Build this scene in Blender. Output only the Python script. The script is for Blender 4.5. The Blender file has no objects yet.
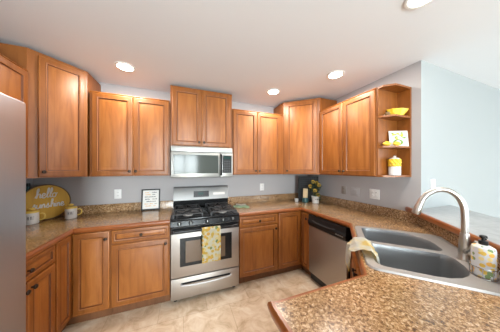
import bpy, bmesh, math, random
from mathutils import Vector, Matrix, Euler
C = bpy.context.scene.collection
S = bpy.context.scene
PI = math.pi
def R(a): return math.radians(a)
rnd = random.Random(7)

# ------------------------------------------------------------------ camera, world, light
cam_d = bpy.data.cameras.new('camera'); cam = bpy.data.objects.new('camera', cam_d); C.objects.link(cam)
cam.location = (0, 0, 1.454); cam.rotation_euler = (R(90), 0, R(-20.82))
cam_d.sensor_width = 36; cam_d.lens = 174.6 / 500 * 36; cam_d.shift_y = .0058
cam_d.clip_start = .02
S.camera = cam
w = bpy.data.worlds.new('daylight'); S.world = w; w.use_nodes = True
nt = w.node_tree; nt.nodes.clear()
out = nt.nodes.new('ShaderNodeOutputWorld'); bg = nt.nodes.new('ShaderNodeBackground')
tc = nt.nodes.new('ShaderNodeTexCoord'); sx = nt.nodes.new('ShaderNodeSeparateXYZ'); rp = nt.nodes.new('ShaderNodeValToRGB')
nt.links.new(tc.outputs['Generated'], sx.inputs[0]); nt.links.new(sx.outputs['Z'], rp.inputs[0])
rp.color_ramp.elements[0].position = 0.0; rp.color_ramp.elements[0].color = (.58, .68, .66, 1)
rp.color_ramp.elements[1].position = .22; rp.color_ramp.elements[1].color = (.80, .93, 1.0, 1)
nt.links.new(rp.outputs[0], bg.inputs[0]); bg.inputs[1].default_value = 1.35
nt.links.new(bg.outputs[0], out.inputs[0])
def area_light(name, loc, rot, sx, sy, power, col):
    l = bpy.data.lights.new(name, 'AREA'); l.shape = 'RECTANGLE'; l.size = sx; l.size_y = sy
    l.energy = power; l.color = col
    o = bpy.data.objects.new(name, l); C.objects.link(o); o.location = loc; o.rotation_euler = rot
    return o
# daylight from the family room's windows, to the right and behind
area_light('family_room_daylight', (5.4, -3.2, 1.25), (R(94), 0, R(50)), 3.4, 2.1, 75, (.80, .92, 1.0))
area_light('rear_window_daylight', (.05, -3.52, 1.28), (R(90), 0, R(0)), 1.05, 1.6, 215, (.86, .97, 1.0))
S.view_settings.view_transform = 'Standard'; S.view_settings.look = 'None'
S.view_settings.gamma = 1; S.view_settings.use_curve_mapping = False
S.view_settings.exposure = 0.74
CAN_POWER = 7

# ------------------------------------------------------------------ materials
def mat(name, col, rough=.5, metal=0, spec=.5, coat=0):
    m = bpy.data.materials.new(name); m.use_nodes = True
    b = m.node_tree.nodes['Principled BSDF']
    b.inputs['Base Color'].default_value = (*col, 1); b.inputs['Roughness'].default_value = rough
    b.inputs['Metallic'].default_value = metal; b.inputs['Specular IOR Level'].default_value = spec
    b.inputs['Coat Weight'].default_value = coat; b.inputs['Coat Roughness'].default_value = .15
    return m
def nodes(m): return m.node_tree.nodes, m.node_tree.links, m.node_tree.nodes['Principled BSDF']
def noisy(m, stops, scale=(1, 1, 1), nscale=5, detail=4, dist=0, rand=False, bump=0):
    N, L, b = nodes(m)
    t = N.new('ShaderNodeTexCoord'); mp = N.new('ShaderNodeMapping'); mp.inputs['Scale'].default_value = scale
    L.new(t.outputs['Object'], mp.inputs[0])
    n = N.new('ShaderNodeTexNoise'); n.inputs['Scale'].default_value = nscale; n.inputs['Detail'].default_value = detail
    n.inputs['Distortion'].default_value = dist
    if rand:
        oi = N.new('ShaderNodeObjectInfo'); ad = N.new('ShaderNodeVectorMath'); ad.operation = 'ADD'
        ml = N.new('ShaderNodeMath'); ml.operation = 'MULTIPLY'; ml.inputs[1].default_value = 13
        L.new(oi.outputs['Random'], ml.inputs[0]); L.new(ml.outputs[0], ad.inputs[1]); L.new(mp.outputs[0], ad.inputs[0])
        L.new(ad.outputs[0], n.inputs['Vector'])
    else: L.new(mp.outputs[0], n.inputs['Vector'])
    r = N.new('ShaderNodeValToRGB'); L.new(n.outputs[0], r.inputs[0])
    e = r.color_ramp.elements
    while len(e) < len(stops): e.new(.5)
    for q, (p, c) in zip(e, stops): q.position = p; q.color = (*c, 1)
    L.new(r.outputs[0], b.inputs['Base Color'])
    if bump:
        bp = N.new('ShaderNodeBump'); bp.inputs['Strength'].default_value = bump; bp.inputs['Distance'].default_value = .01
        L.new(n.outputs[0], bp.inputs['Height']); L.new(bp.outputs[0], b.inputs['Normal'])
    return r, b
def wood(name, a, bcol, c, rough=.42):
    m = mat(name, a, rough, spec=.55)
    noisy(m, [(.28, a), (.5, bcol), (.75, c)], (7, 7, .9), 3.2, 5, .6, True)
    return m
M = {}
M['wood'] = wood('honey maple', (.22, .066, .010), (.315, .104, .018), (.39, .142, .030))
M['frame_wood'] = wood('darker maple', (.19, .055, .007), (.245, .076, .011), (.29, .098, .018))  # darker copy of the maple for bodies, door frames and shelf boards
M['glaze'] = mat('dark glaze in grooves', (.150, .044, .010), .4)
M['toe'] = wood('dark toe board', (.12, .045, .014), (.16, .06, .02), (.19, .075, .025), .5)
M['edge'] = mat('oiled wood nosing', (.30, .09, .022), .3, coat=.3)
noisy(M['edge'], [(.3, (.20, .055, .013)), (.7, (.30, .092, .024))], (1.5, 1.5, 14), 4, 4, .4, True)
def granite(name):
    m = mat(name, (.4, .3, .2), .22, coat=.4)
    N, L, b = nodes(m)
    t = N.new('ShaderNodeTexCoord')
    n1 = N.new('ShaderNodeTexNoise'); n1.inputs['Scale'].default_value = 82; n1.inputs['Detail'].default_value = 6; n1.inputs['Roughness'].default_value = .7
    n1.inputs['Distortion'].default_value = .8
    n2 = N.new('ShaderNodeTexNoise'); n2.inputs['Scale'].default_value = 7; n2.inputs['Detail'].default_value = 3
    n3 = N.new('ShaderNodeTexVoronoi'); n3.inputs['Scale'].default_value = 75
    for q in (n1, n2, n3): L.new(t.outputs['Object'], q.inputs['Vector'])
    r = N.new('ShaderNodeValToRGB'); L.new(n1.outputs[0], r.inputs[0]); e = r.color_ramp.elements
    st = [(.33, (.03, .017, .010)), (.42, (.14, .075, .032)), (.50, (.29, .185, .09)), (.57, (.42, .30, .175)), (.66, (.64, .55, .42))]
    while len(e) < len(st): e.new(.5)
    for q, (p, c) in zip(e, st): q.position = p; q.color = (*c, 1)
    r2 = N.new('ShaderNodeValToRGB'); L.new(n2.outputs[0], r2.inputs[0])
    r2.color_ramp.elements[0].position = .35; r2.color_ramp.elements[0].color = (.92, .82, .72, 1)
    r2.color_ramp.elements[1].position = .65; r2.color_ramp.elements[1].color = (1.2, 1.06, .96, 1)
    mx = N.new('ShaderNodeMix'); mx.data_type = 'RGBA'; mx.blend_type = 'MULTIPLY'; mx.inputs[0].default_value = 1
    L.new(r.outputs[0], mx.inputs[6]); L.new(r2.outputs[0], mx.inputs[7])
    r3 = N.new('ShaderNodeValToRGB'); L.new(n3.outputs['Distance'], r3.inputs[0])
    r3.color_ramp.elements[0].position = .08; r3.color_ramp.elements[0].color = (.35, .35, .35, 1)
    r3.color_ramp.elements[1].position = .30; r3.color_ramp.elements[1].color = (1, 1, 1, 1)
    m2 = N.new('ShaderNodeMix'); m2.data_type = 'RGBA'; m2.blend_type = 'MULTIPLY'; m2.inputs[0].default_value = .55
    L.new(mx.outputs[2], m2.inputs[6]); L.new(r3.outputs[0], m2.inputs[7])
    L.new(m2.outputs[2], b.inputs['Base Color'])
    return m
M['granite'] = granite('brown speckled granite')
M['bar'] = mat('pale polished bar granite', (.55, .55, .53), .3, coat=.4)
noisy(M['bar'], [(.35, (.29, .295, .30)), (.6, (.37, .375, .38))], (1, 1, 1), 22, 5)
M['wall'] = mat('lilac grey wall paint', (.415, .395, .398), .9, spec=.1)
M['wall2'] = mat('pale blue white wall paint', (.385, .405, .41), .9, spec=.1)
M['ceil'] = mat('flat ceiling paint', (.74, .755, .79), .95, spec=.05)
M['trim'] = mat('white trim paint', (.8, .8, .78), .4)
def tile():
    m = mat('beige tile floor', (.6, .48, .36), .38)
    N, L, b = nodes(m)
    t = N.new('ShaderNodeTexCoord'); mp = N.new('ShaderNodeMapping'); mp.inputs['Rotation'].default_value = (0, 0, R(0))
    L.new(t.outputs['Object'], mp.inputs[0])
    br = N.new('ShaderNodeTexBrick'); br.offset = .5; br.inputs['Scale'].default_value = 1
    br.inputs['Brick Width'].default_value = .46; br.inputs['Row Height'].default_value = .46
    br.inputs['Mortar Size'].default_value = .003; br.inputs['Mortar Smooth'].default_value = .6
    br.inputs['Color1'].default_value = (1, 1, 1, 1); br.inputs['Color2'].default_value = (.90, .88, .85, 1); br.inputs['Mortar'].default_value = (.70, .62, .53, 1)
    L.new(mp.outputs[0], br.inputs['Vector'])
    n = N.new('ShaderNodeTexNoise'); n.inputs['Scale'].default_value = 6.5; n.inputs['Detail'].default_value = 7; n.inputs['Roughness'].default_value = .65; n.inputs['Distortion'].default_value = 1.0
    L.new(mp.outputs[0], n.inputs['Vector'])
    r = N.new('ShaderNodeValToRGB'); L.new(n.outputs[0], r.inputs[0]); e = r.color_ramp.elements
    st = [(.30, (.46, .32, .20)), (.46, (.66, .50, .35)), (.60, (.76, .63, .49)), (.75, (.82, .73, .62))]
    while len(e) < len(st): e.new(.5)
    for q, (p, c) in zip(e, st): q.position = p; q.color = (*c, 1)
    mx = N.new('ShaderNodeMix'); mx.data_type = 'RGBA'; mx.blend_type = 'MULTIPLY'; mx.inputs[0].default_value = 1
    L.new(r.outputs[0], mx.inputs[6]); L.new(br.outputs['Color'], mx.inputs[7]); L.new(mx.outputs[2], b.inputs['Base Color'])
    return m
M['tile'] = tile()
def steel(name, col, rough, sc=(1, 1, 60)):
    m = mat(name, col, rough, 1)
    N, L, b = nodes(m)
    t = N.new('ShaderNodeTexCoord'); mp = N.new('ShaderNodeMapping'); mp.inputs['Scale'].default_value = sc
    L.new(t.outputs['Object'], mp.inputs[0]); n = N.new('ShaderNodeTexNoise'); n.inputs['Scale'].default_value = 8
    L.new(mp.outputs[0], n.inputs['Vector'])
    mr = N.new('ShaderNodeMapRange'); mr.inputs['To Min'].default_value = rough - .05; mr.inputs['To Max'].default_value = rough + .08
    L.new(n.outputs[0], mr.inputs[0]); L.new(mr.outputs[0], b.inputs['Roughness'])
    return m
M['steel'] = steel('brushed stainless steel', (.46, .425, .395), .48)
M['steel_light'] = steel('pale stainless steel', (.42, .42, .40), .42)
M['steel_mid'] = steel('grey stainless steel', (.27, .265, .26), .48)
M['fridge'] = steel('grey brushed steel', (.46, .47, .51), .42, (60, 60, 1))
M['nickel'] = mat('brushed nickel', (.56, .53, .49), .28, 1)
M['sink'] = mat('grey satin sink steel', (.43, .41, .395), .5, .7)
M['sink_bowl'] = mat('dark satin bowl steel', (.27, .28, .29), .42, .75)
M['chrome'] = mat('chrome', (.75, .75, .75), .12, 1)
M['satin'] = mat('satin aluminium', (.55, .55, .56), .55, .6)
M['black'] = mat('gloss black enamel', (.010, .010, .011), .22, spec=.3)
M['iron'] = mat('cast iron', (.035, .034, .036), .55)
M['burner'] = mat('grey aluminium burner', (.32, .31, .30), .4, .6)
M['plastic_black'] = mat('black plastic', (.014, .014, .015), .35, spec=.3)
M['glass_black'] = mat('dark oven glass', (.13, .085, .055), .12, spec=.4)
M['glass_mw'] = mat('microwave glass', (.075, .085, .078), .09, spec=.16)
M['display'] = mat('dim green display', (.02, .05, .045), .15)
M['bronze'] = mat('dark bronze', (.05, .035, .028), .35, .8)
M['white'] = mat('white ceramic', (.68, .665, .65), .3)
M['plate'] = mat('white plastic plate', (.74, .73, .72), .4)
M['plate_grey'] = mat('brown grey plate', (.30, .27, .24), .4)
M['slot'] = mat('dark slot', (.05, .05, .05), .6)
M['yellow'] = mat('lemon yellow', (.80, .52, .03), .4)
noisy(M['yellow'], [(.3, (.72, .44, .02)), (.7, (.86, .60, .05))], (1, 1, 1), 25, 3)
M['yellow_soft'] = mat('soft yellow glaze', (.74, .52, .10), .35)
M['ochre'] = wood('ochre stained wood', (.44, .235, .012), (.55, .30, .016), (.62, .36, .025), .6)
M['dark_wood'] = mat('dark wood rim', (.14, .075, .02), .5)
M['paper'] = mat('white paper', (.78, .77, .74), .8)
M['ink'] = mat('dark grey ink', (.08, .08, .08), .8)
M['ink_orange'] = mat('orange ink', (.72, .36, .06), .8)
M['green'] = mat('dark leaf green', (.028, .050, .016), .55)
M['petal'] = mat('golden petal', (.60, .36, .03), .6)
M['green_light'] = mat('light leaf green', (.20, .36, .08), .6)
M['green_pale'] = mat('pale green cloth', (.45, .60, .42), .95)
M['teal'] = mat('dark teal glaze', (.03, .09, .095), .25)
M['tan'] = mat('pale wood', (.62, .45, .25), .6)
M['wire'] = mat('dark wire', (.03, .027, .025), .5, .4)
M['glow'] = mat('lamp glow', (1, 1, 1), .5)
_b = M['glow'].node_tree.nodes['Principled BSDF']; _b.inputs['Emission Color'].default_value = (1, .93, .84, 1); _b.inputs['Emission Strength'].default_value = 9
def lemon_cloth(name, base, sc, dens=.56):
    m = mat(name, base, .95, spec=.1); N, L, b = nodes(m)
    t = N.new('ShaderNodeTexCoord')
    v = N.new('ShaderNodeTexVoronoi'); v.inputs['Scale'].default_value = sc; L.new(t.outputs['Object'], v.inputs['Vector'])
    r = N.new('ShaderNodeValToRGB'); r.color_ramp.interpolation = 'CONSTANT'; L.new(v.outputs['Distance'], r.inputs[0])
    r.color_ramp.elements[0].color = (1, 1, 1, 1); r.color_ramp.elements[1].position = dens; r.color_ramp.elements[1].color = (0, 0, 0, 1)
    s = N.new('ShaderNodeSeparateColor'); L.new(v.outputs['Color'], s.inputs[0])
    k = N.new('ShaderNodeValToRGB'); k.color_ramp.interpolation = 'CONSTANT'; L.new(s.outputs[0], k.inputs[0]); e = k.color_ramp.elements
    st = [(0, (.70, .47, .10)), (.42, (.76, .62, .30)), (.62, (.22, .30, .14)), (.76, (.78, .44, .10)), (.88, (.72, .68, .55))]
    while len(e) < len(st): e.new(.5)
    for q, (p, c) in zip(e, st): q.position = p; q.color = (*c, 1)
    x = N.new('ShaderNodeMix'); x.data_type = 'RGBA'; L.new(r.outputs[0], x.inputs[0]); x.inputs[6].default_value = (*base, 1); L.new(k.outputs[0], x.inputs[7])
    L.new(x.outputs[2], b.inputs['Base Color']); return m
M['lemon_cloth'] = lemon_cloth('lemon printed cloth', (.72, .66, .50), 31)
M['yellow_cloth'] = mat('cream and yellow cloth', (.72, .62, .38), .95, spec=.1)
noisy(M['yellow_cloth'], [(.40, (.76, .58, .22)), (.5, (.74, .69, .54)), (.62, (.70, .68, .62))], (1, 1, 1), 11, 2)
M['lemon_label'] = lemon_cloth('lemon printed label', (.60, .60, .62), 50, .50)
M['white_cloth'] = mat('white terry', (.66, .65, .60), 1, spec=.05)

# ------------------------------------------------------------------ helpers
def finish(o, ang=35):
    me = o.data
    for p in me.polygons: p.use_smooth = True
    try: me.set_sharp_from_angle(angle=R(ang))
    except Exception: pass
def obj(name, bm, m, parent=None, loc=(0, 0, 0), rot=(0, 0, 0), recalc=True):
    if recalc: bmesh.ops.recalc_face_normals(bm, faces=bm.faces)
    me = bpy.data.meshes.new(name); bm.to_mesh(me); bm.free()
    for q in (m if isinstance(m, (list, tuple)) else [m]): me.materials.append(M[q])
    o = bpy.data.objects.new(name, me); C.objects.link(o)
    o.location = loc; o.rotation_euler = rot
    if parent: o.parent = parent
    finish(o); return o
def thing(name, label, cat, loc=(0, 0, 0), rotz=0, group=None, rot=None):
    o = bpy.data.objects.new(name, None); C.objects.link(o); o.empty_display_size = .05
    o.location = loc; o.rotation_euler = rot if rot else (0, 0, rotz)
    return tag(o, label, cat, group)
def tag(o, label, cat, group=None):
    o['label'] = label; o['category'] = cat
    if group: o['group'] = group
    return o
def struct(name, bm, m):
    o = obj(name, bm, m); o['kind'] = 'structure'; return o
def dup(root, loc, rotz=None, label=None):
    r = root.copy(); C.objects.link(r); r.location = loc
    if rotz is not None: r.rotation_euler = (0, 0, rotz)
    if label: r['label'] = label
    for ch in list(root.children):
        c = ch.copy(); C.objects.link(c); c.parent = r
        for g in list(ch.children):
            d = g.copy(); C.objects.link(d); d.parent = c
    return r
def box(bm, x0, x1, y0, y1, z0, z1, bev=0, seg=2, mi=0):
    vs = [bm.verts.new((x, y, z)) for x in (x0, x1) for y in (y0, y1) for z in (z0, z1)]
    fs = [bm.faces.new([vs[i] for i in f]) for f in ((0, 1, 3, 2), (4, 6, 7, 5), (0, 4, 5, 1), (2, 3, 7, 6), (0, 2, 6, 4), (1, 5, 7, 3))]
    for f in fs: f.material_index = mi
    if bev:
        es = list({e for f in fs for e in f.edges})
        bmesh.ops.bevel(bm, geom=es, offset=bev, segments=seg, affect='EDGES', profile=.5, material=mi)
    return bm
def B(*a, **k): return box(bmesh.new(), *a, **k)
def prism(bm, poly, z0, z1, hole=None, mi=0, top_only_hole=False):
    loops = [poly] + ([hole] if hole else [])
    rows = []
    for z in (z0, z1):
        es = []; lv = []
        for lp in loops:
            vs = [bm.verts.new((x, y, z)) for x, y in lp]; lv.append(vs)
            if hole: es += [bm.edges.new((vs[i], vs[(i + 1) % len(vs)])) for i in range(len(vs))]
        if hole:
            g = bmesh.ops.triangle_fill(bm, use_beauty=True, use_dissolve=False, edges=es)
            for f in g['geom']:
                if isinstance(f, bmesh.types.BMFace): f.material_index = mi
        else: bm.faces.new(lv[0]).material_index = mi
        rows.append(lv)
    for a, b in zip(*rows):
        n = len(a)
        for i in range(n): bm.faces.new((a[i], a[(i + 1) % n], b[(i + 1) % n], b[i])).material_index = mi
    return bm
def lathe(bm, prof, seg=24, c=(0, 0, 0), mi=0, sx=1, sy=1, axis='z'):
    rings = []
    for r, z in prof:
        ring = []
        for i in range(seg):
            a = 2 * PI * i / seg
            p = (r * math.cos(a) * sx, r * math.sin(a) * sy, z)
            if axis == 'y': p = (p[0], -p[2], p[1])
            if axis == 'x': p = (p[2], p[0], p[1])
            ring.append(bm.verts.new((c[0] + p[0], c[1] + p[1], c[2] + p[2])))
        rings.append(ring)
    for a, b in zip(rings, rings[1:]):
        for i in range(seg): bm.faces.new((a[i], a[(i + 1) % seg], b[(i + 1) % seg], b[i])).material_index = mi
    for r in (rings[0], rings[-1]): bm.faces.new(r).material_index = mi
    return bm
def smooth_path(pts, n=6):
    pts = [Vector(p) for p in pts]; o = []
    for i in range(len(pts) - 1):
        p0, p1, p2, p3 = pts[max(i - 1, 0)], pts[i], pts[i + 1], pts[min(i + 2, len(pts) - 1)]
        for k in range(n):
            t = k / n
            o.append(.5 * ((2 * p1) + (p2 - p0) * t + (2 * p0 - 5 * p1 + 4 * p2 - p3) * t * t + (3 * p1 - p0 - 3 * p2 + p3) * t ** 3))
    o.append(pts[-1]); return o
def tube(bm, pts, r, seg=10, mi=0, closed=False):
    pts = [Vector(p) for p in pts]; n = len(pts); rings = []; up = None
    rs = r if isinstance(r, (list, tuple)) else [r] * n
    for i, p in enumerate(pts):
        if closed: t = (pts[(i + 1) % n] - pts[i - 1])
        else: t = pts[min(i + 1, n - 1)] - pts[max(i - 1, 0)]
        t.normalize()
        if up is None: up = t.orthogonal().normalized()
        up = (up - t * up.dot(t))
        if up.length < 1e-5: up = t.orthogonal()
        up.normalize(); s = t.cross(up)
        rings.append([bm.verts.new(p + (up * math.cos(2 * PI * k / seg) + s * math.sin(2 * PI * k / seg)) * rs[i]) for k in range(seg)])
    prs = list(zip(rings, rings[1:])) + ([(rings[-1], rings[0])] if closed else [])
    for a, b in prs:
        for k in range(seg): bm.faces.new((a[k], a[(k + 1) % seg], b[(k + 1) % seg], b[k])).material_index = mi
    if not closed:
        bm.faces.new(rings[0]).material_index = mi; bm.faces.new(rings[-1]).material_index = mi
    return bm
def sweep(bm, path, prof, mi=0):
    # path: plan points; prof: (offset to the left of travel, z); mitred corners
    P = [Vector(p) for p in path]; rows = []
    for i, p in enumerate(P):
        d0 = (P[i] - P[i - 1]).normalized() if i else (P[1] - P[0]).normalized()
        d1 = (P[i + 1] - P[i]).normalized() if i < len(P) - 1 else d0
        n0 = Vector((-d0.y, d0.x)); n1 = Vector((-d1.y, d1.x)); m = n0 + n1
        m = m / m.dot(n0) if m.length > 1e-6 else n0
        rows.append([bm.verts.new((p.x + m.x * o, p.y + m.y * o, z)) for o, z in prof])
    k = len(prof)
    for a, b in zip(rows, rows[1:]):
        for i in range(k): bm.faces.new((a[i], a[(i + 1) % k], b[(i + 1) % k], b[i])).material_index = mi
    bm.faces.new(rows[0]).material_index = mi; bm.faces.new(rows[-1]).material_index = mi
    return bm
def rrect(cx, cy, hx, hy, r, n=5, rs=None):
    o = []
    rr = rs or [r] * 4
    for q, (sx, sy, a0) in enumerate(((1, 1, 0), (-1, 1, 90), (-1, -1, 180), (1, -1, 270))):
        r_ = rr[q]
        for i in range(n + 1):
            a = R(a0 + 90 * i / n); o.append((cx + sx * (hx - r_) + r_ * math.cos(a), cy + sy * (hy - r_) + r_ * math.sin(a)))
    return o
def ellipsoid(bm, c, rx, ry, rz, mi=0, seg=14, tip=0, rot=None):
    st = len(bm.verts); n = seg // 2
    prof = []
    vs0 = set(bm.verts)
    g = bmesh.ops.create_uvsphere(bm, u_segments=seg, v_segments=n + 2, radius=1)
    for v in g['verts']:
        if tip and abs(v.co.z) > .8: v.co.z *= 1 + tip * (abs(v.co.z) - .8) / .2
        v.co = Vector((v.co.x * rx, v.co.y * ry, v.co.z * rz))
        if rot: v.co = Euler(rot).to_matrix() @ v.co
        v.co += Vector(c)
    for f in {f for v in g['verts'] for f in v.link_faces}: f.material_index = mi
    return bm

# ------------------------------------------------------------------ the room
Yb, Xl, Xr, Zc = 2.671, -1.569, 2.17, 2.517
Yw = 1.0                       # corner where the kitchen's right wall ends
FAR = -4.2; XR = 6.2
struct('floor', B(Xl - .1, XR, FAR, Yb + .1, -.1, 0), 'tile')
struct('ceiling', B(Xl - .1, XR, FAR, Yb + .1, Zc, Zc + .1), 'ceil')
struct('wall_back', B(Xl - .1, Xr + .12, Yb, Yb + .1, 0, Zc), 'wall')
struct('wall_left', B(Xl - .1, Xl, FAR, Yb, 0, Zc), 'wall')
struct('wall_right', B(Xr, Xr + .12, Yw + .12, Yb, 0, Zc), 'wall')
bm = bmesh.new()
box(bm, Xr, XR, Yw, Yw + .12, 0, Zc)
o = struct('wall_family_room', bm, ['wall2', 'wall'])
for f in o.data.polygons:
    if f.normal.x < -.9: f.material_index = 1
bm = bmesh.new()
box(bm, Xl - .1, -.50, -3.5, -3.4, 0, Zc); box(bm, .60, 3.0, -3.5, -3.4, 0, Zc)
box(bm, -.50, .60, -3.5, -3.4, 0, .45); box(bm, -.50, .60, -3.5, -3.4, 2.10, Zc)
struct('wall_rear', bm, 'wall')
bm = bmesh.new()
for a in ((-.50, -.44, .45, 2.10), (.54, .60, .45, 2.10), (-.44, .54, .45, .52), (-.44, .54, 2.03, 2.10), (.02, .08, .52, 2.03), (-.44, .54, 1.30, 1.35)): box(bm, a[0], a[1], -3.47, -3.39, a[2], a[3])
struct('window_1', bm, 'trim')
# half wall behind the sink carrying the bar
A = R(48); b1 = Vector((math.cos(A), math.sin(A))); b2 = Vector((math.sin(A), -math.cos(A)))
W0 = Vector((Xr - .002, Yw - .002))
def bw(s, t): v = W0 - b1 * s + b2 * t; return (v.x, v.y)
struct('wall_bar', prism(bmesh.new(), [bw(0, 0), bw(1.62, 0), bw(1.62, .11), bw(.0, .11)], 0, 1.022), 'wall2')

# ------------------------------------------------------------------ cabinet pieces
def door_bm(w_, h, kind='door'):
    # origin at centre bottom, back face at y=0, front towards -y
    fr = .050 if kind == 'door' else .030
    fr = min(fr, w_ * .24)
    prof = [(0, 0, 0), (0, .015, 0), (.004, .019, 0), (.009, .020, 2), (fr - .010, .020, 1), (fr - .006, .0225, 0), (fr, .0205, 1), (fr + .005, .011, 1), (fr + .010, .011, 0)]
    sl = .034 if kind == 'door' else .016
    prof += [(fr + .010 + sl, .0185, 2), (fr + .0125 + sl, .0190, 0)]
    bm = bmesh.new(); rows = []
    for i, d, mi in prof:
        x = w_ / 2 - i
        rows.append(([bm.verts.new(v) for v in ((-x, -d, i), (x, -d, i), (x, -d, h - i), (-x, -d, h - i))], mi))
    for (a, mi), (b, _) in zip(rows, rows[1:]):
        for k in range(4): bm.faces.new((a[k], a[(k + 1) % 4], b[(k + 1) % 4], b[k])).material_index = mi
    bm.faces.new(rows[0][0]); bm.faces.new(rows[-1][0])
    return bm
KP = [(.0035, 0), (.006, .001), (.0055, .010), (.009, .014), (.0145, .019), (.0155, .024), (.012, .029), (.004, .031)]
def knob(parent, x, z, y=-.019):
    return obj('knob', lathe(bmesh.new(), KP, 14, (x, y, z), axis='y'), 'bronze', parent)
def door(parent, x0, x1, z0, z1, kn=None, kind='door', plane_y=0, base=(0, 0), rotz=0):
    w_ = x1 - x0; c = Vector(((x0 + x1) / 2, plane_y, 0))
    c.rotate(Euler((0, 0, rotz)))
    d = obj(kind, door_bm(w_, z1 - z0, kind), ['wood', 'glaze', 'frame_wood'], parent, (base[0] + c.x, base[1] + c.y, z0), (0, 0, rotz))
    if kn: knob(d, kn[0] - (x0 + x1) / 2, kn[1] - z0)
    return d
def cabinet(name, label, loc, rotz, w_, depth, h, doors=(), drawers=(), toe=False, group=None, lip=False):
    # origin: centre of the face frame's foot; front towards -y
    t = thing(name, label, 'cabinet', loc, rotz, group)
    z0 = .10 if toe else 0
    bm = B(-w_ / 2, w_ / 2, 0, depth, z0, h, .0015, 1)
    obj('body', bm, 'frame_wood', t)
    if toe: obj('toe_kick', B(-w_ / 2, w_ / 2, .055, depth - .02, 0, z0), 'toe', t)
    if lip: obj('top_moulding', sweep(bmesh.new(), [(-w_ / 2, 0), (w_ / 2, 0)], [(0, h - .012), (.0, h + .002), (-.006, h + .002), (-.010, h - .006)]), 'wood', t)
    for d in doors: door(t, *d)
    for d in drawers: door(t, *d, kind='drawer')
    return t
CH = .874          # carcass height below the worktop
UB, UT, TT = 1.372, 2.286, 2.485   # uppers: underside, top, tall top
FX = .61           # base face-frame depth
# ---- uppers
UH = UT - UB; UD = .325
def upper(label, loc, rotz, w_, h, xs, kz, name='wall_cabinet', sx=.013):
    ds = []
    (a, m, b) = xs
    ds = [(a, m - .004, .012, h - .016, (m - .004 - .026, kz)), (m + .004, b, .012, h - .016, (m + .004 + .026, kz))]
    return cabinet(name, label, loc, rotz, w_, UD - .002, h, ds, lip=True)
UY = Yb - UD
upper('double door wall cabinet above the counter left of the range', ((-.938 - .158) / 2, UY, UB), 0, .778, UH, (-.360, .010, .375), .055)
upper('short high wall cabinet directly above the microwave', (.236, UY, 1.738), 0, .776, TT - .008 - 1.738, (-.365, -.018, .355), .055)
upper('double door wall cabinet above the counter right of the range', ((.628 + 1.445) / 2, UY, UB), 0, .813, UH, (-.390, -.038, .345), .055)
upper('wall cabinet between the corner cabinet and the open end shelves', (Xr - UD, (2.0 + 1.208) / 2, UB), R(-90), .790, UH, (-.388, .0, .385), .055)
upper('wall cabinet above the counter end beside the refrigerator', (Xl + UD, (1.30 + 2.055) / 2, UB), R(90), .755, UH, (-.365, .0, .365), .055)
def diag_cabinet(label, a, b, corner, rotz, kn_side, left_stile, right_stile):
    c = ((a[0] + b[0]) / 2, (a[1] + b[1]) / 2); w_ = math.dist(a, b)
    t = thing('corner_wall_cabinet', label, 'cabinet', (*c, UB), rotz)
    inv = Matrix.Rotation(-rotz, 3, 'Z')
    def loc(p): v = inv @ Vector((p[0] - c[0], p[1] - c[1], 0)); return (v.x, v.y)
    if rotz > 0: poly = [a, b, (b[0], corner[1]), corner, (corner[0], a[1])]
    else: poly = [a, b, (corner[0], b[1]), corner, (a[0], corner[1])]
    h = TT - UB
    obj('body', prism(bmesh.new(), [loc(p) for p in poly], 0, h), 'frame_wood', t)
    x0, x1 = -w_ / 2 + left_stile, w_ / 2 - right_stile
    door(t, x0, x1, .012, h - .03, (x0 + .026 if kn_side < 0 else x1 - .026, .055))
    return t
diag_cabinet('tall angled corner cabinet beside the refrigerator', (Xl + .325, 2.058), (Xl + .614, UY - .001), (Xl + .001, Yb - .001), R(45), -1, .062, .022)
diag_cabinet('tall angled corner cabinet above the black board and yellow flowers', (1.449, UY), (1.843, 2.003), (Xr - .001, Yb - .001), -math.atan2(UY - 2.003, 1.843 - 1.449), -1, .035, .045)
# open end shelves
t = thing('open_end_shelf', 'open end shelf unit with angled corner holding yellow kitchen decor', 'shelf', (0, 0, 0))
SP = [(1.846, 1.206), (1.846, 1.150), (1.925, 1.078), (2.150, 1.078), (2.150, 1.206)]
obj('back_panel', B(2.150, 2.168, 1.076, 1.2065, UB, UT, .001, 1), 'frame_wood', t)  # darker maple puts the shelf unit's inside shade into its colour
obj('side_panel', B(1.846, 2.150, 1.195, 1.2065, UB, UT), 'frame_wood', t)
SP2 = [(x, min(y, 1.1945)) for x, y in SP]
for z in (UB, 1.664, 1.968, UT - .018):
    obj('shelf_board', prism(bmesh.new(), SP2, z, z + .018), 'frame_wood', t)

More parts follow.
